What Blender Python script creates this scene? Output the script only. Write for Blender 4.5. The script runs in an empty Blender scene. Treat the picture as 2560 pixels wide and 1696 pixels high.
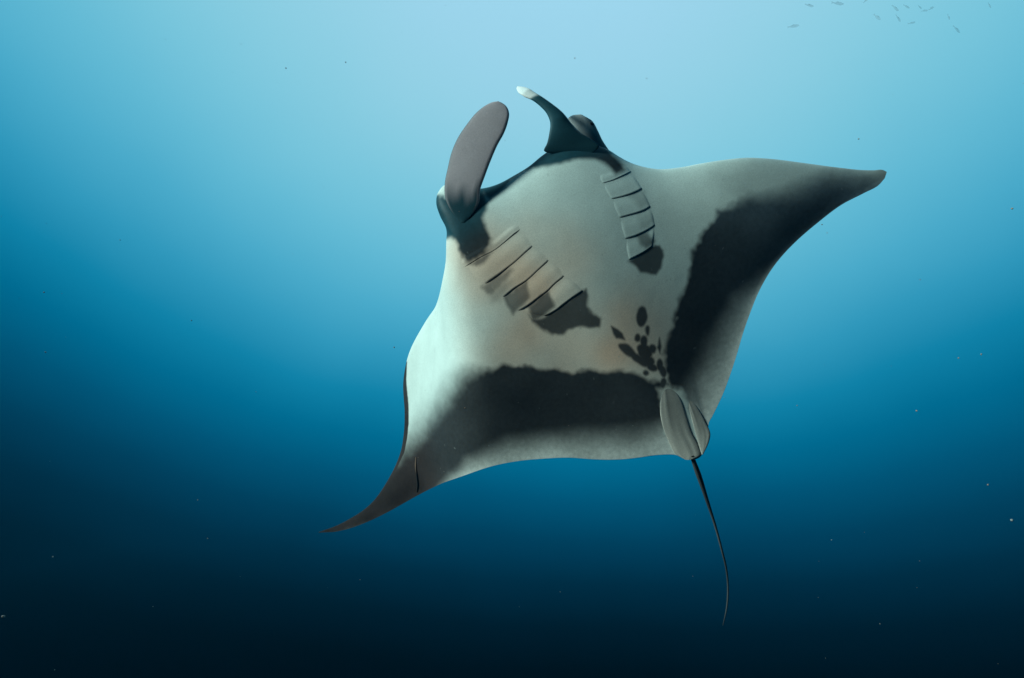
# A manta ray seen from below in open blue water.
import bpy, math, random
import numpy as np
from mathutils import Matrix, Vector
from mathutils.bvhtree import BVHTree

random.seed(7)
scene = bpy.context.scene
R = math.radians

# ------------------------------------------------------------------ camera
PITCH = R(12)
cam_data = bpy.data.cameras.new('camera')
cam_data.sensor_width = 36.0
cam_data.lens = 20.0
cam_data.clip_end = 2000.0
cam = bpy.data.objects.new('camera', cam_data)
cam.rotation_euler = (math.pi / 2 + PITCH, 0, 0)
scene.collection.objects.link(cam)
scene.camera = cam

# ------------------------------------------------------------------ daylight under water
# Open water all round: its light is brightest where the daylight comes down
# from the surface (AXIS) and falls off smoothly in every direction to the deep.
AXIS = Vector((math.sin(R(30)) * math.sin(R(8)), math.sin(R(30)) * math.cos(R(8)), math.cos(R(30))))
WATER = [  # cosine to AXIS, linear radiance
    (-1.000, 0.00000, 0.00040, 0.00080),
    (-0.600, 0.00000, 0.00040, 0.00080),
    (-0.300, 0.00000, 0.00040, 0.00080),
    (-0.100, 0.00000, 0.00047, 0.00087),
    (0.000, 0.00000, 0.00058, 0.00108),
    (0.080, 0.00000, 0.00070, 0.00129),
    (0.140, 0.00000, 0.00079, 0.00147),
    (0.200, 0.00000, 0.00235, 0.00480),
    (0.260, 0.00000, 0.00720, 0.01569),
    (0.320, 0.00000, 0.01877, 0.04162),
    (0.380, 0.00000, 0.04226, 0.09160),
    (0.440, 0.00000, 0.08314, 0.17090),
    (0.500, 0.00000, 0.14481, 0.27605),
    (0.560, 0.00510, 0.22613, 0.39433),
    (0.620, 0.03152, 0.32066, 0.50882),
    (0.680, 0.07394, 0.41819, 0.60584),
    (0.740, 0.13106, 0.50801, 0.67989),
    (0.800, 0.19850, 0.58222, 0.73460),
    (0.850, 0.25722, 0.62964, 0.77291),
    (0.900, 0.31195, 0.66461, 0.81379),
    (0.940, 0.34800, 0.68536, 0.85550),
    (0.970, 0.37209, 0.71738, 0.90275),
    (1.000, 0.40391, 0.75877, 0.95483),
]
world = bpy.data.worlds.new('World')
scene.world = world
world.use_nodes = True
nt = world.node_tree
nt.nodes.clear()
tc = nt.nodes.new('ShaderNodeTexCoord')
nrm = nt.nodes.new('ShaderNodeVectorMath'); nrm.operation = 'NORMALIZE'
dot = nt.nodes.new('ShaderNodeVectorMath'); dot.operation = 'DOT_PRODUCT'
dot.inputs[1].default_value = AXIS
mr = nt.nodes.new('ShaderNodeMapRange')
mr.inputs['From Min'].default_value = -1.0
mr.inputs['From Max'].default_value = 1.0
ramp = nt.nodes.new('ShaderNodeValToRGB')
while len(ramp.color_ramp.elements) < len(WATER):
    ramp.color_ramp.elements.new(1.0)
for e, (q, r, g, b) in zip(ramp.color_ramp.elements, WATER):
    e.position = (q + 1) / 2
    e.color = (r, g, b, 1)
bg = nt.nodes.new('ShaderNodeBackground')
bg.inputs['Strength'].default_value = 1.0
wo = nt.nodes.new('ShaderNodeOutputWorld')
cl = nt.nodes.new('ShaderNodeTexNoise')          # faint cloudiness of the water
cl.inputs['Scale'].default_value = 2.6
cl.inputs['Detail'].default_value = 3.0
cl.inputs['Roughness'].default_value = 0.45
cr = nt.nodes.new('ShaderNodeMapRange')
cr.inputs['From Min'].default_value = 0.25; cr.inputs['From Max'].default_value = 0.75
cr.inputs['To Min'].default_value = -0.006; cr.inputs['To Max'].default_value = 0.006
ad = nt.nodes.new('ShaderNodeMath'); ad.operation = 'ADD'
for a, b in ((tc.outputs['Generated'], nrm.inputs[0]), (nrm.outputs[0], dot.inputs[0]),
             (dot.outputs['Value'], mr.inputs['Value']), (mr.outputs[0], ad.inputs[0]),
             (nrm.outputs[0], cl.inputs['Vector']), (cl.outputs['Fac'], cr.inputs['Value']), (cr.outputs[0], ad.inputs[1]), (ad.outputs[0], ramp.inputs[0]),
             (ramp.outputs[0], bg.inputs[0]), (bg.outputs[0], wo.inputs[0])):
    nt.links.new(a, b)

TO_SUN = Vector((-0.90, -0.205, 0.39)).normalized()
sun_data = bpy.data.lights.new('sun', 'SUN')
sun_data.energy = 4.3
sun_data.angle = R(12)
sun_data.color = (0.72, 1.0, 0.94)
sun = bpy.data.objects.new('sun', sun_data)
sun.rotation_euler = TO_SUN.to_track_quat('Z', 'Y').to_euler()
scene.collection.objects.link(sun)

vs = scene.view_settings
vs.view_transform = 'Standard'
vs.look = 'None'
vs.exposure = 0.0
vs.gamma = 1.0
scene.cycles.volume_bounces = 1
scene.cycles.max_bounces = 6

# ------------------------------------------------------------------ the water
def new_material(name):
    m = bpy.data.materials.new(name)
    m.use_nodes = True
    m.node_tree.nodes.clear()
    return m, m.node_tree.nodes, m.node_tree.links

def link(o, parent=None):
    scene.collection.objects.link(o)
    if parent is not None:
        o.parent = parent
    return o

def tag(o, label=None, category=None, group=None, kind=None):
    for k, v in (('label', label), ('category', category), ('group', group), ('kind', kind)):
        if v:
            o[k] = v
    return o

hm, hn, hl = new_material('water_haze')
pv = hn.new('ShaderNodeVolumePrincipled')
pv.inputs['Color'].default_value = (0.02, 0.42, 0.80, 1)
pv.inputs['Density'].default_value = 0.0035
pv.inputs['Anisotropy'].default_value = 0.0
ho = hn.new('ShaderNodeOutputMaterial')
hl.new(pv.outputs['Volume'], ho.inputs['Volume'])

def box_mesh(name, lo, hi):
    x0, y0, z0 = lo; x1, y1, z1 = hi
    v = [(x0, y0, z0), (x1, y0, z0), (x1, y1, z0), (x0, y1, z0), (x0, y0, z1), (x1, y0, z1), (x1, y1, z1), (x0, y1, z1)]
    f = [(0, 3, 2, 1), (4, 5, 6, 7), (0, 1, 5, 4), (1, 2, 6, 5), (2, 3, 7, 6), (3, 0, 4, 7)]
    me = bpy.data.meshes.new(name)
    me.from_pydata(v, [], f)
    return me

haze = bpy.data.objects.new('haze', box_mesh('haze', (-11, -4, -2.4), (16, 17, 11)))
haze.data.materials.append(hm)
link(haze)
tag(haze, 'clear blue sea water filling the whole picture', kind='stuff')

# ------------------------------------------------------------------ skin materials
def skin_material(name, rough=0.55, spec=0.15, bump=0.08):
    m, n, l = new_material(name)
    out = n.new('ShaderNodeOutputMaterial')
    bs = n.new('ShaderNodeBsdfPrincipled')
    bs.inputs['Roughness'].default_value = rough
    bs.inputs['Specular IOR Level'].default_value = spec
    at = n.new('ShaderNodeAttribute'); at.attribute_name = 'skin'
    co = n.new('ShaderNodeTexCoord')
    n1 = n.new('ShaderNodeTexNoise'); n1.inputs['Scale'].default_value = 7.0; n1.inputs['Detail'].default_value = 6.0
    n2 = n.new('ShaderNodeTexNoise'); n2.inputs['Scale'].default_value = 130.0; n2.inputs['Detail'].default_value = 4.0
    r1 = n.new('ShaderNodeMapRange'); r1.inputs['To Min'].default_value = 0.86; r1.inputs['To Max'].default_value = 1.12
    r2 = n.new('ShaderNodeMapRange'); r2.inputs['To Min'].default_value = 0.88; r2.inputs['To Max'].default_value = 1.12
    r2.inputs['From Min'].default_value = 0.25; r2.inputs['From Max'].default_value = 0.75
    mu = n.new('ShaderNodeMath'); mu.operation = 'MULTIPLY'
    mx = n.new('ShaderNodeVectorMath'); mx.operation = 'SCALE'
    bp = n.new('ShaderNodeBump'); bp.inputs['Strength'].default_value = bump; bp.inputs['Distance'].default_value = 0.002
    for s in (n1, n2):
        l.new(co.outputs['Object'], s.inputs['Vector'])
    l.new(n1.outputs['Fac'], r1.inputs['Value']); l.new(n2.outputs['Fac'], r2.inputs['Value'])
    l.new(r1.outputs[0], mu.inputs[0]); l.new(r2.outputs[0], mu.inputs[1])
    l.new(at.outputs['Color'], mx.inputs[0]); l.new(mu.outputs[0], mx.inputs['Scale'])
    l.new(mx.outputs[0], bs.inputs['Base Color'])
    l.new(n2.outputs['Fac'], bp.inputs['Height']); l.new(bp.outputs[0], bs.inputs['Normal'])
    n3 = n.new('ShaderNodeTexNoise'); n3.inputs['Scale'].default_value = 11.0; n3.inputs['Detail'].default_value = 7.0; n3.inputs['Roughness'].default_value = 0.6
    b3 = n.new('ShaderNodeBump'); b3.inputs['Strength'].default_value = 0.04; b3.inputs['Distance'].default_value = 0.02
    l.new(co.outputs['Object'], n3.inputs['Vector']); l.new(n3.outputs['Fac'], b3.inputs['Height']); l.new(b3.outputs[0], bp.inputs['Normal'])
    l.new(bs.outputs[0], out.inputs[0])
    return m

SKIN = skin_material('manta_skin')

# ------------------------------------------------------------------ manta: anatomy in metres
# Local frame: X across the wings, Y towards the mouth, Z out of the belly.
EDGE = np.array([  # leading edge x, y, trailing edge x, y from one wing tip to the other
    (-3151, -310, -3144, -317),
    (-2909, -345, -2931, -391),
    (-2696, -356, -2719, -435),
    (-2514, -351, -2497, -461),
    (-2336, -318, -2265, -474),
    (-2176, -259, -2105, -477),
    (-2027, -188, -1949, -479),
    (-1906, -107, -1761, -480),
    (-1817, -12, -1558, -481),
    (-1707, 149, -1298, -505),
    (-1571, 374, -1112, -539),
    (-1396, 533, -956, -592),
    (-1130, 638, -779, -674),
    (-821, 678, -631, -755),
    (-668, 770, -507, -840),
    (-587, 870, -422, -892),
    (-534, 947, -346, -932),
    (-521, 1046, -267, -967),
    (-495, 1129, -187, -1000),
    (-449, 1176, -129, -1029),
    (-386, 1191, -92, -1051),
    (-304, 1125, -61, -1078),
    (-203, 1032, -43, -1106),
    (-86, 988, -22, -1127),
    (30, 975, -3, -1141),
    (133, 970, 18, -1148),
    (250, 981, 43, -1149),
    (353, 980, 69, -1139),
    (441, 951, 97, -1122),
    (504, 907, 123, -1103),
    (550, 862, 145, -1082),
    (585, 822, 165, -1060),
    (605, 793, 177, -1033),
    (622, 762, 200, -1002),
    (645, 705, 236, -981),
    (684, 628, 287, -950),
    (795, 502, 377, -891),
    (922, 427, 477, -815),
    (1031, 380, 574, -735),
    (1155, 322, 674, -648),
    (1275, 257, 768, -574),
    (1382, 177, 884, -491),
    (1530, 44, 1066, -398),
    (1631, -50, 1224, -352),
    (1717, -128, 1410, -322),
    (1786, -188, 1584, -307),
    (1850, -235, 1726, -319),
    (1891, -261, 1822, -325),
    (1903, -284, 1872, -310),
]) / 1000.0

def smooth(a, b, v):
    t = np.clip((v - a) / (b - a), 0, 1)
    return t * t * (3 - 2 * t)

ROLL_W = np.linspace(0.3, 2.6, 120)
ROLL_H = np.cumsum(1.4 * smooth(0.58, 1.15, ROLL_W) * (1 - 0.85 * smooth(1.12, 1.55, ROLL_W))) * (2.3 / 119)

def bend(x, y):
    """Height of the mid surface: both wings sweep towards the back, the -X wing rolls over at its front."""
    w = -0.84 * x + 0.54 * y
    return -(np.where(x < 0, 0.045, 0.04) * x * x - 0.05 * np.clip(x - 0.5, 0, None) ** 2) - np.interp(w, ROLL_W, ROLL_H) * smooth(-0.55, -1.0, x)

def hermite(tab, knots, q):
    """Smooth curve through the rows of tab (monotone-ish tangents)."""
    d = np.diff(tab, axis=0) / np.diff(knots)[:, None]
    h = np.diff(knots)[:, None]
    m = np.empty_like(tab)
    m[1:-1] = (d[:-1] * h[1:] + d[1:] * h[:-1]) / (h[1:] + h[:-1])
    m[0], m[-1] = d[0], d[-1]
    i = np.clip(np.searchsorted(knots, q, side='right') - 1, 0, len(knots) - 2)
    hh = h[i]; t = ((q - knots[i]) / hh[:, 0])[:, None]
    return ((2 * t**3 - 3 * t**2 + 1) * tab[i] + (t**3 - 2 * t**2 + t) * hh * m[i]
            + (-2 * t**3 + 3 * t**2) * tab[i + 1] + (t**3 - t**2) * hh * m[i + 1])

def edge_curves(q):
    step = np.linalg.norm(np.diff(EDGE[:, :2], axis=0), axis=1) + np.linalg.norm(np.diff(EDGE[:, 2:], axis=0), axis=1)
    k = np.concatenate([[0], np.cumsum(step)]); k /= k[-1]
    return hermite(EDGE, k, q)

def body_surface(ns, nt_):
    """Flat coordinates and belly / back heights of the body grid."""
    q = np.linspace(0, 1, ns)
    e = edge_curves(q)
    a = np.linspace(0, 1, nt_)
    t = (0.35 * a + 0.65 * (1 - np.cos(np.pi * a)) / 2)[None, :]
    x = e[:, 0:1] + t * (e[:, 2:3] - e[:, 0:1])
    y = e[:, 1:2] + t * (e[:, 3:4] - e[:, 1:2])
    xm = 0.5 * (e[:, 0:1] + e[:, 2:3])
    chord = np.hypot(e[:, 0:1] - e[:, 2:3], e[:, 1:2] - e[:, 3:4])
    left = smooth(0.15, 0.6, -xm)
    thick = (0.05 + 0.10 * np.exp(-(xm / 0.52) ** 2)) * smooth(0, 0.9, chord) * (1 + 0.5 * left)
    xl = -e[:, 0:1]
    te = 0.27 + 0.15 * smooth(0.75, 1.05, xl) - 0.14 * smooth(0.38, 0.5, xl) * smooth(0.95, 0.7, xl)
    f1 = np.sqrt(np.clip(1 - (1 - np.minimum(t / te, 1)) ** 2, 0, 1))
    f2 = (1 - np.clip((t - te) / (1 - te), 0, 1) ** 2) ** 2
    prof = np.where(t < te, f1, f2)
    belly = thick * prof
    # the leading edge of the wing on the -X side curls up
    curl = 0.05 * left * smooth(0.25, 0.8, chord) * np.clip(1 - t / 0.45, 0, 1) ** 2
    # even out the inner surface from station to station
    k = np.exp(-0.5 * (np.arange(-60, 61) / (0.022 * ns)) ** 2); k /= k.sum()
    pad = lambda a: np.concatenate([2 * a[:1] - a[60:0:-1], a, 2 * a[-1:] - a[-2:-62:-1]])
    inner = smooth(0, 0.22, t) * smooth(0, 0.22, 1 - t)
    blur = lambda a: a + inner * (np.stack([np.convolve(c, k, 'valid') for c in pad(np.broadcast_to(a, x.shape)).T], 1) - a)
    belly, curl, x, y = blur(belly), blur(curl), blur(x), blur(y)
    z0 = bend(x, y) - curl
    back = 0.85 * thick * prof + 0.004
    back[:, 0] = back[:, -1] = 0
    belly[:, 0] = belly[:, -1] = 0
    return x, y, z0 + belly, z0 - back, np.broadcast_to(t, x.shape), np.broadcast_to(chord, x.shape)

def lattice(n, seed):
    return np.random.default_rng(seed).random((n, n))

def noise2(x, y, scale, seed=1):
    """Smooth value noise in [-1, 1]."""
    g = lattice(256, seed)
    u, v = x * scale + 61.3, y * scale + 47.7
    i, j = np.floor(u).astype(int), np.floor(v).astype(int)
    a, b = u - i, v - j
    a = a * a * (3 - 2 * a); b = b * b * (3 - 2 * b)
    w = lambda di, dj: g[(i + di) % 256, (j + dj) % 256]
    return 2 * ((w(0, 0) * (1 - a) + w(1, 0) * a) * (1 - b) + (w(0, 1) * (1 - a) + w(1, 1) * a) * b) - 1

def signed_distance(px, py, poly):
    """Distance to a closed polygon, positive inside; far points get -1."""
    poly = np.asarray(poly)
    lo, hi = poly.min(0) - 0.25, poly.max(0) + 0.25
    out = np.full(px.shape, -1.0)
    sel = (px > lo[0]) & (px < hi[0]) & (py > lo[1]) & (py < hi[1])
    x, y = px[sel], py[sel]
    d = np.full(x.shape, 9.0); inside = np.zeros(x.shape, bool)
    for (ax, ay), (bx, by) in zip(poly, np.roll(poly, -1, axis=0)):
        vx, vy = bx - ax, by - ay
        t = np.clip(((x - ax) * vx + (y - ay) * vy) / (vx * vx + vy * vy + 1e-12), 0, 1)
        d = np.minimum(d, (x - ax - t * vx) ** 2 + (y - ay - t * vy) ** 2)
        c = (ay > y) != (by > y)
        inside ^= c & (x < (bx - ax) * (y - ay) / (by - ay + 1e-12) + ax)
    out[sel] = np.where(inside, 1, -1) * np.sqrt(d)
    return out

# Pigment: each patch is (darkness, edge softness in m, roughness of edge in m, outline in mm)
PATCHES = [
    (1.00, ((0.95, 1.35), (0.022, 0.17)), 0.0203, [(1286, -3), (1165, 53), (1096, 57), (1008, 57), (943, 67), (902, 36), (826, 11), (766, 0), (733, -36), (683, -61), (627, -123), (565, -182), (509, -244), (452, -264), (410, -311), (339, -379), (380, -355), (316, -394), (261, -439), (206, -493), (158, -559), (131, -631), (136, -705), (178, -750), (128, -940), (297, -1131), (682, -1065), (1046, -770), (1341, -696), (1934, -569), (2050, -356), (1618, -61)]),
    (0.42, 0.1392, 0.0253, [(1078, 239), (1319, 291), (1502, 176), (2103, -275), (1934, -569), (1284, -658), (934, -430), (1010, -77)]),
    (1.00, ((-1.2, -0.98, -0.72), (0.17, 0.13, 0.022)), 0.0203, [(-2453, -22), (-2089, -89), (-1830, -56), (-1584, -28), (-1331, 24), (-1115, 58), (-990, 81), (-902, 77), (-817, 42), (-753, -5), (-672, -22), (-616, -77), (-550, -116), (-466, -194), (-398, -228), (-364, -272), (-346, -307), (-308, -298), (-264, -322), (-188, -382), (-100, -434), (-59, -460), (-7, -516), (38, -583), (94, -619), (123, -671), (53, -671), (5, -775), (-58, -959), (-89, -1116), (-283, -1260), (-1379, -798), (-3486, -458), (-3505, -18)]),
    (1.00, 0.0076, 0.0038, [(-1454, 474), (-1533, 353), (-1616, 179), (-1701, 42), (-1786, -58), (-1869, -133), (-2003, -212), (-2177, -277), (-2336, -336), (-2508, -368), (-2699, -373), (-3134, -326), (-3203, -245), (-2475, -205), (-1924, 12), (-1615, 403), (-1543, 567)]),
    (1.00, 0.0228, 0.0177, [(-469, 1208), (-437, 1115), (-416, 1078), (-389, 1076), (-353, 1114), (-322, 1196), (-199, 1113), (-170, 998), (-209, 899), (-245, 852), (-290, 826), (-303, 761), (-310, 683), (-337, 637), (-392, 620), (-446, 622), (-504, 630), (-521, 656), (-525, 703), (-516, 763), (-514, 813), (-556, 872), (-605, 932), (-642, 999), (-561, 1107)]),
    (1.00, 0.0228, 0.0101, [(-196, 1095), (-55, 1022), (47, 1015), (147, 1002), (214, 1015), (271, 1055), (492, 1215), (575, 1049), (586, 881), (611, 815), (617, 708), (635, 622), (621, 583), (550, 589), (543, 647), (534, 697), (501, 749), (457, 783), (407, 809), (359, 823), (303, 839), (232, 874), (145, 927), (56, 952), (-32, 929), (-119, 908), (-192, 897), (-209, 960)]),
    (0.60, 0.0253, 0.0152, [(563, 1057), (616, 1034), (649, 979), (625, 889), (612, 817), (573, 860), (565, 967)]),
    (0.75, 0.0152, 0.0101, [(-520, 631), (-430, 619), (-351, 607), (-388, 590), (-431, 577), (-485, 589)]),
    (0.62, 0.0203, 0.0152, [(-526, 459), (-394, 461), (-309, 460), (-300, 434), (-352, 406), (-421, 393), (-500, 378), (-526, 405)]),
    (0.30, 0.0253, 0.0152, [(-517, 432), (-409, 411), (-342, 383), (-397, 352), (-483, 325), (-527, 337)]),
    (0.72, 0.0152, 0.0127, [(-440, 324), (-341, 332), (-263, 328), (-287, 279), (-301, 239), (-364, 206), (-452, 203), (-451, 262)]),
    (0.85, 0.0152, 0.0127, [(-349, 197), (-257, 202), (-185, 204), (-192, 142), (-202, 95), (-298, 88), (-329, 92), (-369, 109)]),
    (0.93, 0.0152, 0.0152, [(-365, 115), (-314, 90), (-205, 78), (-92, 86), (13, 85), (1, 40), (-39, -8), (-34, -51), (-13, -113), (-45, -150), (-129, -97), (-205, -63), (-259, -69), (-314, -38), (-352, 32), (-376, 97), (-370, 152)]),
    (0.92, 0.0127, 0.0101, [(314, 95), (369, 90), (431, 86), (509, 92), (535, 74), (533, 34), (509, -4), (459, -49), (416, -69), (386, -39), (342, -8), (341, 37)]),
    (0.72, 0.0177, 0.0101, [(448, 195), (515, 180), (524, 111), (503, 92), (448, 103), (435, 138)]),
    (0.30, 0.0228, 0.0101, [(535, 438), (589, 429), (642, 409), (616, 325), (558, 319), (549, 386)]),
    (0.25, 0.0228, 0.0101, [(512, 293), (599, 281), (579, 214), (512, 202), (493, 227)]),
    (0.95, 0.0086, 0.0066, [(232, -256), (217, -272), (201, -284), (186, -290), (172, -290), (163, -283), (158, -270), (160, -253), (166, -235), (177, -216), (192, -200), (208, -188), (223, -182), (237, -182), (246, -189), (251, -202), (250, -219), (243, -237)]),
    (0.95, 0.0086, 0.0066, [(18, -183), (47, -223), (52, -263), (44, -301), (1, -267), (2, -235)]),
    (0.95, 0.0086, 0.0061, [(203, -336), (196, -344), (189, -351), (182, -355), (175, -355), (171, -352), (168, -346), (169, -338), (171, -329), (176, -319), (183, -310), (190, -304), (198, -300), (204, -300), (209, -303), (211, -308), (211, -317), (208, -326)]),
    (0.95, 0.0086, 0.0061, [(129, -341), (124, -348), (118, -352), (111, -355), (105, -354), (100, -351), (97, -345), (96, -338), (97, -331), (101, -323), (106, -317), (113, -312), (119, -310), (125, -310), (130, -313), (134, -319), (134, -326), (133, -334)]),
    (0.95, 0.0086, 0.0061, [(156, -381), (148, -390), (140, -397), (131, -400), (123, -400), (116, -396), (112, -388), (112, -379), (114, -368), (119, -358), (126, -349), (135, -342), (144, -339), (152, -339), (158, -343), (162, -350), (163, -360), (161, -370)]),
    (0.95, 0.0086, 0.0061, [(228, -400), (213, -452), (179, -484), (183, -443)]),
    (0.95, 0.0086, 0.0061, [(47, -423), (36, -423), (24, -416), (11, -403), (0, -384), (-9, -363), (-14, -342), (-15, -323), (-11, -309), (-3, -302), (8, -302), (20, -309), (33, -322), (44, -341), (52, -362), (57, -383), (58, -402), (54, -416)]),
    (0.95, 0.0086, 0.0061, [(142, -456), (131, -469), (117, -477), (101, -480), (86, -478), (74, -470), (65, -457), (61, -442), (62, -425), (69, -410), (80, -397), (94, -389), (110, -386), (125, -388), (138, -396), (147, -409), (151, -424), (149, -441)]),
    (0.95, 0.0086, 0.0051, [(117, -411), (111, -418), (103, -423), (94, -424), (86, -423), (79, -418), (74, -411), (71, -403), (72, -394), (76, -385), (82, -378), (90, -374), (98, -372), (107, -374), (114, -378), (119, -385), (121, -393), (120, -403)]),
    (0.95, 0.0086, 0.0051, [(176, -449), (169, -456), (161, -461), (152, -464), (144, -462), (137, -458), (132, -451), (130, -442), (131, -432), (135, -423), (142, -415), (150, -410), (159, -408), (167, -409), (174, -414), (179, -421), (181, -430), (180, -439)]),
    (0.95, 0.0086, 0.0061, [(79, -519), (69, -519), (57, -511), (45, -496), (34, -477), (26, -455), (21, -433), (19, -414), (23, -400), (30, -392), (40, -393), (51, -401), (63, -415), (74, -435), (83, -457), (88, -478), (89, -498), (86, -512)]),
    (0.95, 0.0086, 0.0051, [(125, -512), (117, -520), (106, -526), (94, -527), (81, -524), (71, -517), (63, -508), (59, -496), (59, -484), (63, -473), (72, -464), (82, -459), (95, -457), (107, -460), (117, -467), (125, -477), (129, -488), (129, -501)]),
    (0.95, 0.0086, 0.0056, [(114, -560), (106, -564), (97, -563), (87, -559), (77, -551), (69, -541), (64, -530), (63, -519), (65, -510), (70, -503), (78, -499), (88, -500), (98, -504), (107, -512), (115, -522), (120, -533), (121, -544), (120, -554)]),
    (0.95, 0.0086, 0.0056, [(159, -557), (151, -567), (142, -575), (132, -580), (124, -580), (117, -576), (114, -568), (113, -557), (116, -545), (122, -533), (131, -523), (140, -515), (150, -511), (158, -510), (165, -514), (168, -522), (168, -533), (165, -545)]),
    (0.95, 0.0086, 0.0056, [(158, -599), (152, -612), (143, -622), (134, -629), (125, -631), (117, -628), (111, -620), (108, -609), (109, -596), (112, -582), (119, -569), (127, -559), (136, -553), (145, -551), (153, -554), (159, -561), (162, -572), (161, -585)]),
    (0.95, 0.0086, 0.0051, [(116, -661), (106, -670), (96, -676), (86, -678), (78, -676), (73, -671), (70, -663), (72, -653), (76, -642), (84, -632), (93, -624), (103, -618), (113, -616), (121, -617), (127, -622), (129, -630), (128, -640), (123, -651)]),
    (0.95, 0.0086, 0.0061, [(60, -552), (55, -557), (49, -560), (42, -561), (36, -560), (30, -556), (26, -551), (24, -544), (24, -537), (27, -531), (31, -526), (37, -523), (44, -522), (51, -523), (56, -527), (60, -532), (62, -539), (62, -545)]),
]
TRAIL = np.array([
    (-1742, -479, 10), (-1457, -488, 76), (-1234, -520, 152), (-956, -592, 223), (-631, -755, 240), (-355, -923, 240), (-158, -1020, 253), (12, -1065, 278), (130, -1079, 278), (200, -1002, 278), (377, -891, 278), (574, -735, 253), (764, -571, 190), (957, -444, 101), (1107, -381, 38), (1265, -353, 10)
]) / 1000.0
STROBE_WARM = np.array([  # path and widths of the painted strobe warmth
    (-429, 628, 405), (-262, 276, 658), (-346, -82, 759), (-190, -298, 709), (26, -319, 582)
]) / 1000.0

WHITE = np.array([0.75, 0.83, 0.78])
STROBE_CREAM = np.array([0.92, 0.64, 0.48])  # warm strobe light on the belly, put into the skin colour
BLACK = np.array([0.040, 0.041, 0.043])
HAZE_TEAL = np.array([0.016, 0.066, 0.086])  # dark head skin with the blue-green water veil painted in
HAZE_SLATE = np.array([0.080, 0.110, 0.135])  # dark skin towards the +X tip, blue haze mixed into its colour
UMBER = np.array([0.034, 0.025, 0.024])
PALE = np.array([0.66, 0.66, 0.62])  # pale trailing margin, light through the thin edge included in the colour

def path_distance(x, y, pts, full):
    """Distance to an open polyline whose points carry a width; returns 0..1 inside that width."""
    best = np.zeros(x.shape)
    for (ax, ay, aw), (bx, by, bw) in zip(pts[:-1], pts[1:]):
        vx, vy = bx - ax, by - ay
        t = np.clip(((x - ax) * vx + (y - ay) * vy) / (vx * vx + vy * vy + 1e-12), 0, 1)
        d = np.hypot(x - ax - t * vx, y - ay - t * vy)
        w = np.maximum(aw + t * (bw - aw), 1e-4)
        best = np.maximum(best, np.clip(1 - d / w, 0, 1) * np.minimum(1, w / full))
    return best

def pigment_and_light(x, y):
    """Skin colour of the belly side, with painted-in strobe warmth and haze, at flat coordinates x, y."""
    dark = np.zeros(x.shape)
    edge = 0.6 * noise2(x, y, 14, 3) + 0.4 * noise2(x, y, 38, 4)
    for amount, soft, rough, outline in PATCHES:
        sd = signed_distance(x, y, np.asarray(outline) / 1000.0)
        if isinstance(soft, tuple):
            soft = np.interp(x, soft[0], soft[1])
        k = amount * smooth(-1, 1, (sd + rough * edge) / soft)
        dark = np.maximum(dark, k)
    warm = np.clip(path_distance(x, y, STROBE_WARM, 0.01), 0, 1)
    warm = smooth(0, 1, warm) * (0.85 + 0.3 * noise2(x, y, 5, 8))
    base = WHITE + np.clip(warm, 0, 1)[..., None] * (STROBE_CREAM - WHITE)
    pale = smooth(0.0, 1.0, path_distance(x, y, TRAIL, 0.2) + 0.06 * noise2(x, y, 9, 6))
    tip = smooth(0.3, 1.7, x)[..., None] * (HAZE_SLATE - BLACK) + smooth(-1.35, -1.8, x)[..., None] * (UMBER - BLACK)
    ink = BLACK + tip + pale[..., None] * (PALE - BLACK)
    ink = ink + (smooth(0.66, 0.86, y) * smooth(-0.7, -0.5, x) * smooth(0.75, 0.6, x))[..., None] * (HAZE_TEAL - ink)
    ink = ink * (1 + 0.25 * noise2(x, y, 6, 9) + 0.12 * noise2(x, y, 60, 5))[..., None]
    col = base + dark[..., None] * (ink - base)
    g = np.random.default_rng(11)
    for cx_, cy_ in g.uniform((-1.9, -1.0), (1.9, 0.9), (260, 2)):
        a, lx, ly = g.uniform(0, np.pi), g.uniform(0.004, 0.016), g.uniform(0.002, 0.004)
        tone = BLACK * 3 if g.random() < 0.45 else np.array([0.45, 0.46, 0.44])
        sel = (np.abs(x - cx_) < 0.03) & (np.abs(y - cy_) < 0.03)
        if not sel.any():
            continue
        u, v = x[sel] - cx_, y[sel] - cy_
        d = np.hypot((u * np.cos(a) + v * np.sin(a)) / lx, (v * np.cos(a) - u * np.sin(a)) / ly)
        col[sel] = col[sel] + (g.uniform(0.12, 0.4) * smooth(1.0, 0.3, d))[..., None] * (tone - col[sel])
    return col

def grid_faces(a, b, flip=False):
    i = np.arange(a - 1)[:, None] * b + np.arange(b - 1)[None, :]
    f = np.stack([i, i + b, i + b + 1, i + 1], -1).reshape(-1, 4)
    return f[:, ::-1] if flip else f

def quad_mesh(name, verts, faces, colours, material):
    me = bpy.data.meshes.new(name)
    me.vertices.add(len(verts)); me.vertices.foreach_set('co', np.asarray(verts, np.float32).ravel())
    f = np.asarray(faces, np.int32)
    me.loops.add(f.size); me.loops.foreach_set('vertex_index', f.ravel())
    me.polygons.add(len(f))
    me.polygons.foreach_set('loop_start', np.arange(0, f.size, 4, dtype=np.int32))
    me.polygons.foreach_set('use_smooth', np.ones(len(f), bool))
    me.update(calc_edges=True)
    me.validate()
    if colours is not None:
        at = me.attributes.new('skin', 'FLOAT_COLOR', 'POINT')
        c = np.ones((len(verts), 4), np.float32); c[:, :3] = colours
        at.data.foreach_set('color', c.ravel())
    me.materials.append(material)
    return me

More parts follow.
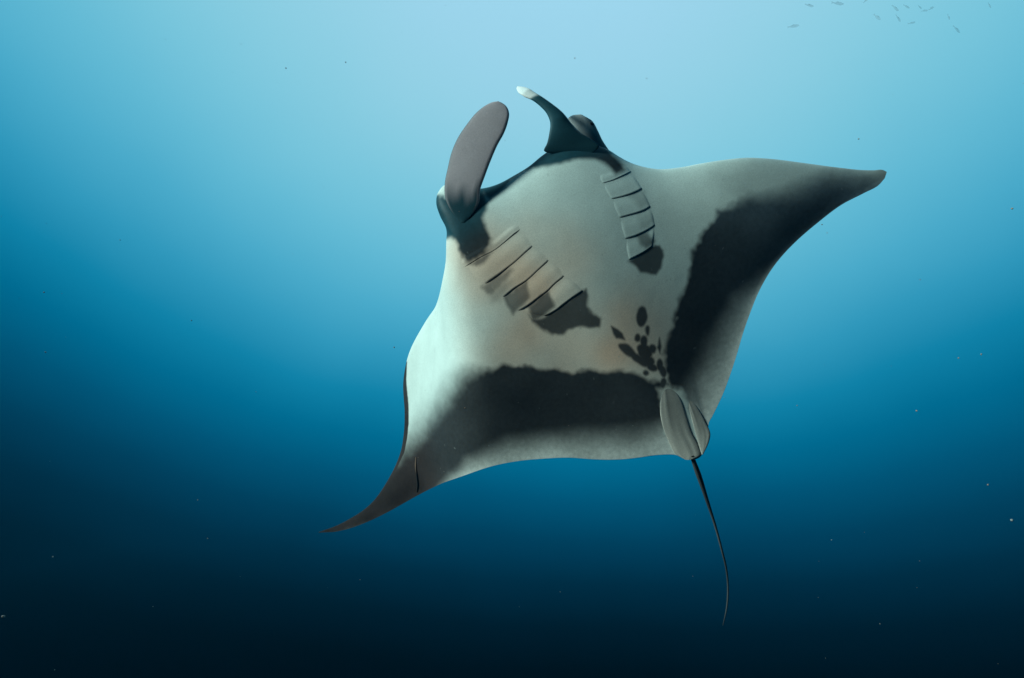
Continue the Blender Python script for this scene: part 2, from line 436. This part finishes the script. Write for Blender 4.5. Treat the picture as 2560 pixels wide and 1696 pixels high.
POSE = ((0.83679, -0.52934, -0.13996, 0.50625),
        (-0.21165, -0.07696, -0.97431, 3.47502),
        (0.50497, 0.84491, -0.17644, 0.96636),
        (0.00000, 0.00000, 0.00000, 1.00000))
manta = bpy.data.objects.new('manta_ray', None)
manta.matrix_world = Matrix(POSE)
link(manta)
tag(manta, 'large manta ray with white belly, dark wing margins and long thin tail', 'manta ray')

# body -----------------------------------------------------------------------
NS, NT = 860, 330
X, Y, ZB, ZD, TT, CH = body_surface(NS, NT)
belly = np.stack([X, Y, ZB], -1).reshape(-1, 3)
dorsal = np.stack([X, Y, ZD], -1)[:, 1:-1].reshape(-1, 3)
belly_rgb = pigment_and_light(X, Y).reshape(-1, 3)
dorsal_rgb = np.tile(BLACK, (len(dorsal), 1)) * 1.1
nb = NS * NT
idx_b = np.arange(nb).reshape(NS, NT)
idx_d = np.empty((NS, NT), int)
idx_d[:, 0], idx_d[:, -1] = idx_b[:, 0], idx_b[:, -1]
idx_d[:, 1:-1] = nb + np.arange(NS * (NT - 2)).reshape(NS, NT - 2)
def faces_of(ix, flip):
    f = np.stack([ix[:-1, :-1], ix[1:, :-1], ix[1:, 1:], ix[:-1, 1:]], -1).reshape(-1, 4)
    return f[:, ::-1] if flip else f
FACES = np.concatenate([faces_of(idx_b, True), faces_of(idx_d, False)])
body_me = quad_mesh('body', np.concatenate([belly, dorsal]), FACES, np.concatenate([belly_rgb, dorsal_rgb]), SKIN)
body = link(bpy.data.objects.new('body', body_me), manta)

# coarse copy of the belly to lay the smaller parts on
cx = np.stack([X, Y, ZB], -1)[::4, ::3]
cf = grid_faces(cx.shape[0], cx.shape[1])
belly_tree = BVHTree.FromPolygons([tuple(v) for v in cx.reshape(-1, 3)], [tuple(map(int, f)) for f in cf])
def on_belly(x, y):
    """Point and normal of the belly at flat coordinates."""
    hit = belly_tree.ray_cast(Vector((float(x), float(y), 2.0)), Vector((0, 0, -1)))
    if hit[0] is None:
        return None, None
    n = hit[1] if hit[1].z > 0 else -hit[1]
    return np.array(hit[0]), np.array(n)

def resample(pts, n):
    p = np.asarray(pts, float)
    k = np.concatenate([[0], np.cumsum(np.linalg.norm(np.diff(p, axis=0), axis=1))])
    return hermite(p, k, np.linspace(0, k[-1], n))

# gill flaps ------------------------------------------------------------------
GILLS = {
    'near': [[(-604, 695), (-495, 682), (-411, 675), (-332, 663), (-243, 670), (-171, 677), (-88, 676)],
        [(-600, 632), (-506, 625), (-414, 617), (-343, 606), (-245, 611), (-182, 619), (-85, 621)],
        [(-534, 460), (-464, 460), (-395, 460), (-332, 464), (-270, 468), (-158, 484), (-71, 492)],
        [(-485, 322), (-421, 328), (-357, 334), (-266, 331), (-164, 346), (-99, 356), (-35, 367)],
        [(-449, 207), (-345, 197), (-257, 202), (-184, 206), (-131, 217), (-78, 222), (-7, 233)],
        [(-316, 87), (-261, 80), (-205, 77), (-144, 82), (-93, 85), (-36, 85), (23, 83)]],
    'far': [[(444, 655), (515, 635), (577, 629), (655, 636)],
        [(424, 596), (515, 571), (582, 564), (669, 561)],
        [(415, 481), (507, 449), (574, 433), (662, 426)],
        [(392, 354), (476, 328), (557, 307), (643, 302)],
        [(350, 224), (444, 197), (504, 190), (602, 191)],
        [(304, 98), (369, 90), (431, 86), (515, 93)]],
}
FLAP = 0.0030
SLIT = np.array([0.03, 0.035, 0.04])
def gill_flap(upper, lower, shade, swell):
    nu, nv = 34, 12
    up, lo = resample(upper, nu), resample(lower, nu)
    verts, cols = np.zeros((nu, nv + 3, 3)), np.zeros((nu, nv + 3, 3))
    w = np.linspace(0, 1, nu)
    ends = smooth(0, 0.16, w) * smooth(0, 0.16, 1 - w)
    gape = FLAP * (0.2 + 0.8 * np.interp(w, np.linspace(0, 1, len(shade)), shade))
    for i in range(nu):
        for j in range(nv):
            v = j / (nv - 1)
            p = up[i] + v * (lo[i] - up[i])
            s, n = on_belly(*p)
            off = -0.003 + ends[i] * (0.003 + gape[i] * v ** 1.8 + swell * math.sin(math.pi * v) ** 2)
            verts[i, j] = s + n * off
        for j, (sh, dp) in enumerate(((0.0015, -0.35), (0.0025, -0.8), (0.003, -1.6))):
            dr = (lo[i] - up[i]); dr = dr / np.linalg.norm(dr)
            s, n = on_belly(*(lo[i] + dr * sh))
            top = -0.003 + ends[i] * (0.003 + gape[i])
            verts[i, nv + j] = s + n * (top + dp * (top + 0.003))
    cols[:, :nv] = pigment_and_light(verts[:, :nv, 0], verts[:, :nv, 1])
    k = np.interp(w, np.linspace(0, 1, len(shade)), shade)[:, None]
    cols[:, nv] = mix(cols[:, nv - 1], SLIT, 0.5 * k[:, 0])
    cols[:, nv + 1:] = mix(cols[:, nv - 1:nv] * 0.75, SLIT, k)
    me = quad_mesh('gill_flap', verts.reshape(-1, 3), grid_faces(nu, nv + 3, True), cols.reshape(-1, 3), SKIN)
    link(bpy.data.objects.new('gill_flap', me), manta)
def mix(a, b, k):
    return a + np.asarray(k)[..., None] * (b - a)
SHADE = {  # how far each slit gapes along its length
    'near': [(0.5, 0.5, 0.3, 0.1, 0.3, 1.0, 0.9), (0.5, 1.0, 0.7, 0.1, 0.1, 0.3, 0.2), (0.3, 0.8, 0.6, 0.1, 0.0, 0.2, 0.1),
             (0.3, 0.9, 0.9, 0.4, 0.1, 0.1, 0.1), (0.5, 1.0, 1.0, 1.0, 0.9, 0.9, 0.6)],
    'far': [(0.1, 0.5, 1.0, 0.8), (0.1, 0.4, 1.0, 0.9), (0.05, 0.5, 0.9, 0.5), (0.05, 0.7, 0.8, 0.3), (0.3, 0.9, 1.0, 0.8)]}
for key, side in GILLS.items():
    rows = [np.array(r) / 1000.0 for r in side]
    for a, b, sh in zip(rows[:-1], rows[1:], SHADE[key]):
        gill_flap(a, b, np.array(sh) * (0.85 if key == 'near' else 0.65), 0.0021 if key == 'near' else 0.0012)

# blades: cephalic fins and pelvic fins ---------------------------------------
def blade(name, side_a, side_b, depth, thick, colour, n=70, m=20, flat=0.8, cup=0.0, roll=(0.0, 0.0), ride=None):
    """Closed tapering blade between two edge curves (mm), depth = z of its mid line from root to tip."""
    a, b = resample(np.array(side_a) / 1000.0, n), resample(np.array(side_b) / 1000.0, n)
    z = np.interp(np.linspace(0, 1, n), np.linspace(0, 1, len(depth)), depth)
    k = np.arange(m) / m * 2 * np.pi
    c, s = (1 - np.cos(k)) / 2, np.sin(k)
    u = np.linspace(0, 1, n)
    th = np.interp(u, np.linspace(0, 1, len(thick)), thick)
    P = np.zeros((n, m, 3))
    P[:, :, 0] = a[:, 0:1] + c[None] * (b[:, 0] - a[:, 0])[:, None]
    P[:, :, 1] = a[:, 1:2] + c[None] * (b[:, 1] - a[:, 1])[:, None]
    if ride is not None:
        off = np.interp(u, np.linspace(0, 1, len(ride)), ride)
        z = np.zeros((n, m)); last = 0.0
        for i in range(n):
            for j in range(m):
                h = on_belly(P[i, j, 0], P[i, j, 1])[0]
                last = h[2] if h is not None else last
                z[i, j] = last + off[i]
    else:
        z = z[:, None]
    P[:, :, 2] = z + th[:, None] * np.sign(s)[None] * np.abs(s)[None] ** flat + cup * (1 - (2 * c[None] - 1) ** 2) \
        + np.interp(u, np.linspace(0, 1, len(roll)), roll)[:, None] * (c[None] - 0.5)
    idx = np.arange(n * m).reshape(n, m)
    idx = np.concatenate([idx, idx[:, :1]], axis=1)
    f = np.stack([idx[:-1, :-1], idx[1:, :-1], idx[1:, 1:], idx[:-1, 1:]], -1).reshape(-1, 4)
    col = colour(P[..., 0], P[..., 1], np.broadcast_to(u[:, None], (n, m)), np.broadcast_to(c[None], (n, m)), np.broadcast_to(s[None] > 0, (n, m)))
    me = quad_mesh(name, P.reshape(-1, 3), f, col.reshape(-1, 3), SKIN)
    return link(bpy.data.objects.new(name, me), manta)

FINS = {
    'mound': ([(443, 838), (461, 986), (485, 1072), (515, 1110), (552, 1115), (592, 1092)],
        [(632, 705), (629, 796), (630, 863), (641, 936), (646, 1002), (618, 1064)]),
    'paddle': ([(-418, 880), (-432, 977), (-419, 1071), (-373, 1148), (-301, 1222), (-235, 1285), (-144, 1345), (-41, 1387), (53, 1414), (114, 1418), (162, 1410), (193, 1393)],
        [(-392, 863), (-321, 879), (-250, 924), (-209, 978), (-130, 1040), (-39, 1106), (43, 1159), (113, 1196), (173, 1243), (207, 1283), (218, 1333), (206, 1373), (193, 1393)]),
    'horn': ([(330, 914), (270, 985), (306, 1007), (353, 1052), (397, 1111), (409, 1169), (400, 1245), (380, 1310), (355, 1362), (345, 1421), (354, 1474)],
        [(514, 796), (566, 804), (555, 859), (518, 946), (504, 1025), (497, 1109), (472, 1202), (447, 1277), (422, 1352), (398, 1432), (372, 1483)]),
    'pelvic_near': ([(105, -653), (53, -699), (11, -751), (-41, -859), (-64, -961), (-70, -1061), (-42, -1115)],
        [(113, -658), (136, -725), (137, -801), (109, -899), (81, -997), (68, -1093), (49, -1138), (-11, -1136)]),
    'pelvic_far': ([(169, -792), (132, -908), (93, -1028), (72, -1095), (60, -1139)],
        [(192, -792), (195, -890), (188, -989), (169, -1066), (136, -1100), (68, -1144)]),
}
GREY = np.array([0.72, 0.59, 0.62])
def paddle_colour(x, y, u, c, front):
    streak = smooth(0.0, 0.2, u + 0.12 * noise2(c * 1.0, u * 0.15, 16, 12) - 0.14)
    k = streak * smooth(0.0, 0.05, c)
    col = mix(HAZE_TEAL, GREY, k)
    col = mix(col, GREY * 0.8, k * smooth(0.55, 1, u) * 0.6)
    return np.where(front[..., None], col, BLACK)
def horn_colour(x, y, u, c, front):
    rim = smooth(0.93, 0.99, c) * smooth(0.2, 0.35, u) * 0.7
    return mix(mix(HAZE_TEAL, HAZE_TEAL * 1.25, smooth(0.1, 0.5, u)), np.array([0.88, 0.88, 0.86]), np.maximum(smooth(0.73, 0.77, u), rim))
def pelvic_colour(x, y, u, c, front):
    pale = np.array([0.66, 0.60, 0.53])
    k = 0.62 + 0.45 * noise2(c * 1.0, u * 0.12, 11, 21) + 0.25 * smooth(0.5, 1, u)
    col = mix(BLACK * 2.0, pale, np.clip(k, 0, 1) * smooth(-0.02, 0.12, u))
    rim = smooth(0.05, 0.0, c) * smooth(0.35, 0.6, u) + smooth(0.95, 1.0, c) * smooth(0.55, 0.7, u)
    return mix(col, BLACK, np.clip(rim, 0, 1) * 0.5)

blade('cephalic_fin', *FINS['paddle'], [0.114, 0.113, 0.122, 0.128, 0.13, 0.12], [0.0015, 0.004, 0.005, 0.005, 0.005, 0.003], paddle_colour, flat=0.35, cup=0.003)
blade('cephalic_fin', *FINS['horn'], [0.052, 0.060, 0.065, 0.066, 0.062, 0.055, 0.03, -0.05], [0.001, 0.006, 0.016, 0.024, 0.022, 0.018, 0.014, 0.010], horn_colour)
def mound_colour(x, y, u, c, front):
    k = smooth(0.35, 0.75, u + 0.25 * noise2(c, u * 0.6, 5, 31)) * smooth(0.95, 0.6, c)
    return mix(np.array([0.16, 0.19, 0.20]), np.array([0.6, 0.6, 0.58]), k)
blade('eye_mound', *FINS['mound'], [-0.06, -0.06, -0.07], [0.05, 0.05, 0.03], mound_colour, n=30)
blade('pelvic_fin', *FINS['pelvic_far'], [0], [0.002, 0.004, 0.004, 0.003, 0.003], pelvic_colour, ride=(-0.004, -0.001, 0.001, 0.002, 0.003))
blade('pelvic_fin', *FINS['pelvic_near'], [0], [0.002, 0.005, 0.004, 0.003, 0.003], pelvic_colour, ride=(-0.004, -0.001, 0.001, 0.003, 0.004))

# round parts: tail, scar, eyes -------------------------------------------------
def tube(name, pts, radii, colour, n=80, m=12):
    c = resample(pts, n)
    r = np.interp(np.linspace(0, 1, n), np.linspace(0, 1, len(radii)), radii)
    t = np.gradient(c, axis=0); t /= np.linalg.norm(t, axis=1)[:, None]
    a = np.cross(t, [0.0, 0.0, 1.0]); a /= np.linalg.norm(a, axis=1)[:, None]
    b = np.cross(t, a)
    k = np.arange(m) / m * 2 * np.pi
    P = c[:, None] + r[:, None, None] * (np.cos(k)[None, :, None] * a[:, None] + np.sin(k)[None, :, None] * b[:, None])
    idx = np.arange(n * m).reshape(n, m); idx = np.concatenate([idx, idx[:, :1]], 1)
    f = np.stack([idx[:-1, :-1], idx[1:, :-1], idx[1:, 1:], idx[:-1, 1:]], -1).reshape(-1, 4)
    col = np.broadcast_to(colour(np.linspace(0, 1, n))[:, None], (n, m, 3))
    return link(bpy.data.objects.new(name, quad_mesh(name, P.reshape(-1, 3), f, col.reshape(-1, 3), SKIN)), manta)

TAIL = [(7, -1113, 0), (-1, -1152, -20), (-26, -1283, -80), (-56, -1420, -140), (-102, -1613, -200), (-151, -1789, -260), (-187, -1915, -320), (-245, -2052, -380), (-328, -2192, -440), (-421, -2312, -500)]
def tail_colour(u):
    return mix(BLACK * 1.3, np.array([0.10, 0.10, 0.10]), 0.5 + 0.5 * np.sin(u * 17) * smooth(0.15, 0.3, u))
tube('tail', np.array(TAIL) / 1000.0, [0.012, 0.017, 0.0125, 0.009, 0.0075, 0.0068, 0.0062, 0.0058, 0.005, 0.002], tail_colour, n=140)

SCAR = [(-1771, -214), (-1813, -272), (-1852, -344), (-1891, -407), (-1936, -453), (-1975, -486)]
pts = []
for x, y in np.array(SCAR) / 1000.0:
    s, n = on_belly(x, y)
    if s is not None:
        pts.append(s + 0.001 * n)
def scar_colour(u):
    return mix(np.array([0.35, 0.22, 0.16]), np.array([0.03, 0.028, 0.028]), smooth(0.15, 0.5, u))
tube('scar', np.array(pts), [0.003, 0.007, 0.009, 0.010, 0.010, 0.006], scar_colour, n=40)

EYES = [(-473, 1088, 10), (624, 987, -50)]
em, en, el = new_material('eye')
eb = en.new('ShaderNodeBsdfPrincipled'); eo = en.new('ShaderNodeOutputMaterial')
enoise = en.new('ShaderNodeTexNoise'); enoise.inputs['Scale'].default_value = 60
er = en.new('ShaderNodeValToRGB'); er.color_ramp.elements[0].color = (0.012, 0.013, 0.015, 1); er.color_ramp.elements[1].color = (0.04, 0.04, 0.042, 1)
eb.inputs['Roughness'].default_value = 0.35; eb.inputs['Specular IOR Level'].default_value = 0.2
el.new(enoise.outputs['Fac'], er.inputs[0]); el.new(er.outputs[0], eb.inputs['Base Color']); el.new(eb.outputs[0], eo.inputs[0])
for p in np.array(EYES) / 1000.0:
    n, m = 12, 20
    th = np.linspace(0.02, np.pi - 0.02, n); ph = np.arange(m) / m * 2 * np.pi
    P = np.stack([np.sin(th)[:, None] * np.cos(ph), np.sin(th)[:, None] * np.sin(ph), np.cos(th)[:, None] * np.ones(m)], -1) * np.array([0.018, 0.022, 0.022]) + p
    idx = np.arange(n * m).reshape(n, m); idx = np.concatenate([idx, idx[:, :1]], 1)
    f = np.stack([idx[:-1, :-1], idx[1:, :-1], idx[1:, 1:], idx[:-1, 1:]], -1).reshape(-1, 4)
    link(bpy.data.objects.new('eye', quad_mesh('eye', P.reshape(-1, 3), f, None, em)), manta)

# ------------------------------------------------------------------ distant fish
fm, fn, fl = new_material('fish_skin')
fb = fn.new('ShaderNodeBsdfPrincipled'); fo = fn.new('ShaderNodeOutputMaterial')
fb.inputs['Roughness'].default_value = 0.45
fc = fn.new('ShaderNodeTexCoord'); fx = fn.new('ShaderNodeSeparateXYZ'); fr = fn.new('ShaderNodeValToRGB')
fa = fn.new('ShaderNodeMapRange'); fa.inputs['From Min'].default_value = -0.12; fa.inputs['From Max'].default_value = 0.12
fr.color_ramp.elements[0].color = (0.34, 0.38, 0.4, 1); fr.color_ramp.elements[1].color = (0.2, 0.24, 0.27, 1)
fl.new(fc.outputs['Object'], fx.inputs[0]); fl.new(fx.outputs['Z'], fa.inputs['Value']); fl.new(fa.outputs[0], fr.inputs[0])
ft = fn.new('ShaderNodeBsdfTransparent'); fmx = fn.new('ShaderNodeMixShader'); fmx.inputs[0].default_value = 0.86   # mostly see-through, standing in for fading in the water
fl.new(fr.outputs[0], fb.inputs['Base Color']); fl.new(fb.outputs[0], fmx.inputs[1]); fl.new(ft.outputs[0], fmx.inputs[2]); fl.new(fmx.outputs[0], fo.inputs[0])

def fish_meshes():
    """Unit-length fish along X: body, forked tail fin, back fin."""
    n, m = 16, 12
    u = np.linspace(0, 1, n)
    h = 0.125 * np.sin(np.pi * np.clip(u, 0.01, 0.99) ** 0.72) ** 0.8 + 0.012
    k = np.arange(m) / m * 2 * np.pi
    P = np.stack([np.broadcast_to((0.42 - 0.80 * u)[:, None], (n, m)), 0.55 * h[:, None] * np.cos(k), h[:, None] * np.sin(k)], -1)
    idx = np.arange(n * m).reshape(n, m); idx = np.concatenate([idx, idx[:, :1]], 1)
    f = np.stack([idx[:-1, :-1], idx[1:, :-1], idx[1:, 1:], idx[:-1, 1:]], -1).reshape(-1, 4)
    b = quad_mesh('body', P.reshape(-1, 3), f, None, fm)
    def fin(name, outline, w):
        o = np.array(outline)
        v = np.concatenate([np.c_[o[:, 0], np.full(len(o), w), o[:, 1]], np.c_[o[:, 0], np.full(len(o), -w), o[:, 1]]])
        c = len(o)
        me = bpy.data.meshes.new(name)
        me.from_pydata([tuple(a) for a in v], [], [tuple(range(c)), tuple(range(2 * c - 1, c - 1, -1))] + [(i, c + i, c + (i + 1) % c, (i + 1) % c) for i in range(c)])
        me.materials.append(fm)
        return me
    t = fin('tail_fin', [(-0.34, 0.02), (-0.52, 0.13), (-0.45, 0.0), (-0.52, -0.13), (-0.34, -0.02)], 0.006)
    d = fin('back_fin', [(0.12, 0.11), (-0.02, 0.19), (-0.18, 0.08)], 0.005)
    return b, t, d
FISH_PARTS = fish_meshes()
FISHES = [  # place, length in m, tilt in degrees, turn, label
    ((4.45, 7.76, 6.70), 0.204, 0, -0.26, 'near-level small fish, lowest and leftmost of the distant school'),
    ((5.18, 8.48, 7.74), 0.195, -12, 0.08, 'small fish left of the school, just below the top edge'),
    ((4.95, 7.39, 6.78), 0.220, -14, -0.07, 'longest small fish of the school, nose tilted down at the top edge'),
    ((5.64, 7.74, 7.16), 0.135, 40, -0.34, 'small fish cut by the top edge, nose tilted up'),
    ((6.08, 8.15, 7.21), 0.193, -58, -0.39, 'small fish left of the main cluster, hanging steeply'),
    ((5.93, 7.54, 6.83), 0.166, -50, 0.02, 'small steep fish at the upper left of the main cluster'),
    ((6.10, 7.53, 6.85), 0.133, -30, 0.09, 'small slanting fish near the middle top of the cluster'),
    ((6.57, 7.85, 7.13), 0.123, -15, 0.46, 'darker short fish in the middle of the cluster'),
    ((6.22, 7.23, 6.55), 0.130, 35, 0.15, 'small fish at the right end of the cluster, nose up'),
    ((6.59, 7.80, 7.02), 0.122, 0, -0.21, 'faint level fish just below the short dark one'),
    ((5.60, 7.10, 6.26), 0.155, -40, 0.47, 'small slanting fish at the lower left of the cluster'),
    ((6.07, 7.45, 6.49), 0.130, 5, -0.19, 'small level fish lowest in the middle of the cluster'),
    ((7.10, 7.96, 7.04), 0.126, -80, 0.09, 'faint upright fish right of the cluster'),
    ((6.76, 7.48, 6.40), 0.185, -42, 0.27, 'small slanting fish alone below and right of the cluster'),
    ((6.49, 6.62, 6.04), 0.109, -70, 0.21, 'faint upright fish farthest right, alone near the top edge'),
]
for place, length, tilt, turn, label in FISHES:
    f = bpy.data.objects.new('small_fish', None)
    f.location = place
    f.rotation_euler = (Matrix.Rotation(turn, 3, 'Z') @ Matrix.Rotation(-R(tilt), 3, 'Y')).to_euler()
    f.scale = (length * 0.9,) * 3
    link(f)
    tag(f, label, 'fish', 'distant school of small fish')
    for me in FISH_PARTS:
        link(bpy.data.objects.new(me.name.split('.')[0], me), f)

# ------------------------------------------------------------------ drifting specks
pm, pn, pl = new_material('plankton')
pb = pn.new('ShaderNodeBsdfPrincipled'); po = pn.new('ShaderNodeOutputMaterial')
pno = pn.new('ShaderNodeTexNoise'); pno.inputs['Scale'].default_value = 3.0
pr = pn.new('ShaderNodeValToRGB'); pr.color_ramp.elements[0].color = (0.32, 0.20, 0.15, 1); pr.color_ramp.elements[1].color = (0.26, 0.26, 0.25, 1)
pr.color_ramp.elements[0].position = 0.4; pr.color_ramp.elements[1].position = 0.6
pb.inputs['Roughness'].default_value = 0.9
pl.new(pno.outputs['Fac'], pr.inputs[0]); pl.new(pr.outputs[0], pb.inputs['Base Color']); pl.new(pb.outputs[0], po.inputs[0])
SPECKS = [  # place in m, radius in mm
    (-0.723, 1.031, 0.858, 1.07),
    (0.377, 0.648, 0.280, 0.90),
    (-0.700, 1.207, 0.298, 1.81),
    (-0.350, 1.657, 0.327, 2.43),
    (-0.588, 0.687, 0.206, 1.04),
    (0.860, 1.079, 0.192, 1.57),
    (0.654, 0.780, 0.144, 1.45),
    (0.874, 1.234, 0.104, 2.13),
    (0.941, 1.160, -0.048, 2.10),
    (0.604, 0.718, -0.071, 1.59),
    (0.719, 1.438, 0.134, 1.81),
    (-0.668, 1.254, -0.083, 1.60),
    (-0.654, 1.285, -0.165, 1.63),
    (-0.964, 1.264, -0.199, 1.80),
    (-0.734, 0.886, -0.221, 2.31),
    (-0.125, 1.523, 0.136, 2.16),
    (-1.056, 1.266, 0.239, 1.87),
    (0.529, 0.560, 0.260, 1.14),
    (-0.189, 1.623, -0.032, 1.38),
    (-0.383, 0.847, 0.649, 1.27),
    (-0.312, 0.936, 0.730, 1.38),
    (0.085, 0.673, 0.531, 0.97),
    (0.309, 1.152, 0.856, 1.24),
    (0.509, 0.756, 0.461, 1.15),
    (0.963, 1.284, 0.416, 1.40),
    (-0.563, 0.770, 0.309, 0.85),
    (-0.539, 1.195, 0.140, 1.11),
    (-0.272, 1.086, -0.210, 0.96),
    (0.106, 1.340, -0.284, 1.16),
    (0.429, 0.803, -0.105, 0.77),
    (0.450, 0.753, -0.196, 0.76),
    (0.984, 1.770, 0.293, 0.95),
    (0.982, 1.665, 0.692, 1.49),
    (0.049, 1.675, 0.639, 0.83),
    (-0.816, 2.004, 0.750, 1.48),
    (-0.735, 1.005, -0.330, 0.88),
    (-0.445, 2.143, 0.112, 1.08),
    (-0.197, 1.221, 0.005, 0.63),
    (-1.471, 1.682, 0.730, 1.14),
    (-1.165, 1.467, -0.003, 0.71),
    (1.172, 1.154, 0.845, 0.97),
    (0.555, 1.753, 1.478, 1.02),
    (-0.848, 1.890, -0.356, 0.92),
    (-0.212, 1.548, 1.412, 0.86),
    (0.641, 0.823, -0.263, 0.45),
    (0.842, 1.245, -0.204, 1.00),
    (0.566, 0.958, -0.114, 0.56),
    (-0.214, 0.955, 0.811, 0.56),
    (-0.015, 1.111, 0.674, 0.74),
    (0.620, 2.077, -0.390, 1.27),
    (-0.729, 0.886, 0.264, 0.70),
    (0.139, 1.406, 0.082, 0.99),
    (-0.594, 1.276, 0.936, 0.67),
    (1.180, 1.555, 0.991, 1.06),
    (-1.451, 1.808, 0.391, 1.06),
    (0.586, 1.895, -0.172, 0.69),
    (0.720, 1.067, 0.174, 0.53),
    (-0.716, 1.285, 0.972, 0.87),
    (1.086, 1.631, -0.335, 0.98),
    (0.562, 0.746, 0.527, 0.62),
    (-1.276, 1.419, 0.410, 1.01),
    (0.528, 1.413, 0.151, 0.87),
    (-1.204, 1.252, 0.562, 0.78),
    (0.012, 1.847, 0.585, 0.76),
    (-0.199, 1.879, -0.426, 0.90),
    (-0.815, 1.475, 0.399, 0.65),
    (-0.533, 1.672, 0.274, 0.86),
    (0.553, 1.099, -0.342, 0.66),
    (-0.515, 1.438, 0.731, 1.05),
    (-0.583, 0.994, -0.233, 0.80),
    (0.556, 1.470, 0.575, 0.60),
    (-0.158, 1.585, 0.727, 1.25),
    (0.917, 1.827, -0.403, 1.29),
    (-0.604, 1.104, 0.907, 1.13),
    (-0.293, 0.965, -0.198, 0.39),
    (0.781, 1.533, -0.252, 0.84),
    (0.015, 1.253, -0.294, 0.69),
]
verts, faces = [], []
ico = [(0, 0, 1), (0.89, 0, 0.45), (0.28, 0.85, 0.45), (-0.72, 0.53, 0.45), (-0.72, -0.53, 0.45), (0.28, -0.85, 0.45),
       (0.72, 0.53, -0.45), (-0.28, 0.85, -0.45), (-0.89, 0, -0.45), (-0.28, -0.85, -0.45), (0.72, -0.53, -0.45), (0, 0, -1)]
icf = [(0, 1, 2), (0, 2, 3), (0, 3, 4), (0, 4, 5), (0, 5, 1), (1, 6, 2), (2, 7, 3), (3, 8, 4), (4, 9, 5), (5, 10, 1),
       (2, 6, 7), (3, 7, 8), (4, 8, 9), (5, 9, 10), (1, 10, 6), (6, 11, 7), (7, 11, 8), (8, 11, 9), (9, 11, 10), (10, 11, 6)]
for x, y, z, r in SPECKS:
    b = len(verts)
    for v in ico:
        k = r / 1000 * random.uniform(0.6, 1.2)
        verts.append((x + v[0] * k, y + v[1] * k, z + v[2] * k))
    faces += [tuple(b + i for i in f) for f in icf]
sm = bpy.data.meshes.new('drifting_plankton')
sm.from_pydata(verts, [], faces)
sm.materials.append(pm)
specks = link(bpy.data.objects.new('drifting_plankton', sm))
tag(specks, 'tiny pale specks of plankton drifting in the water', kind='stuff')
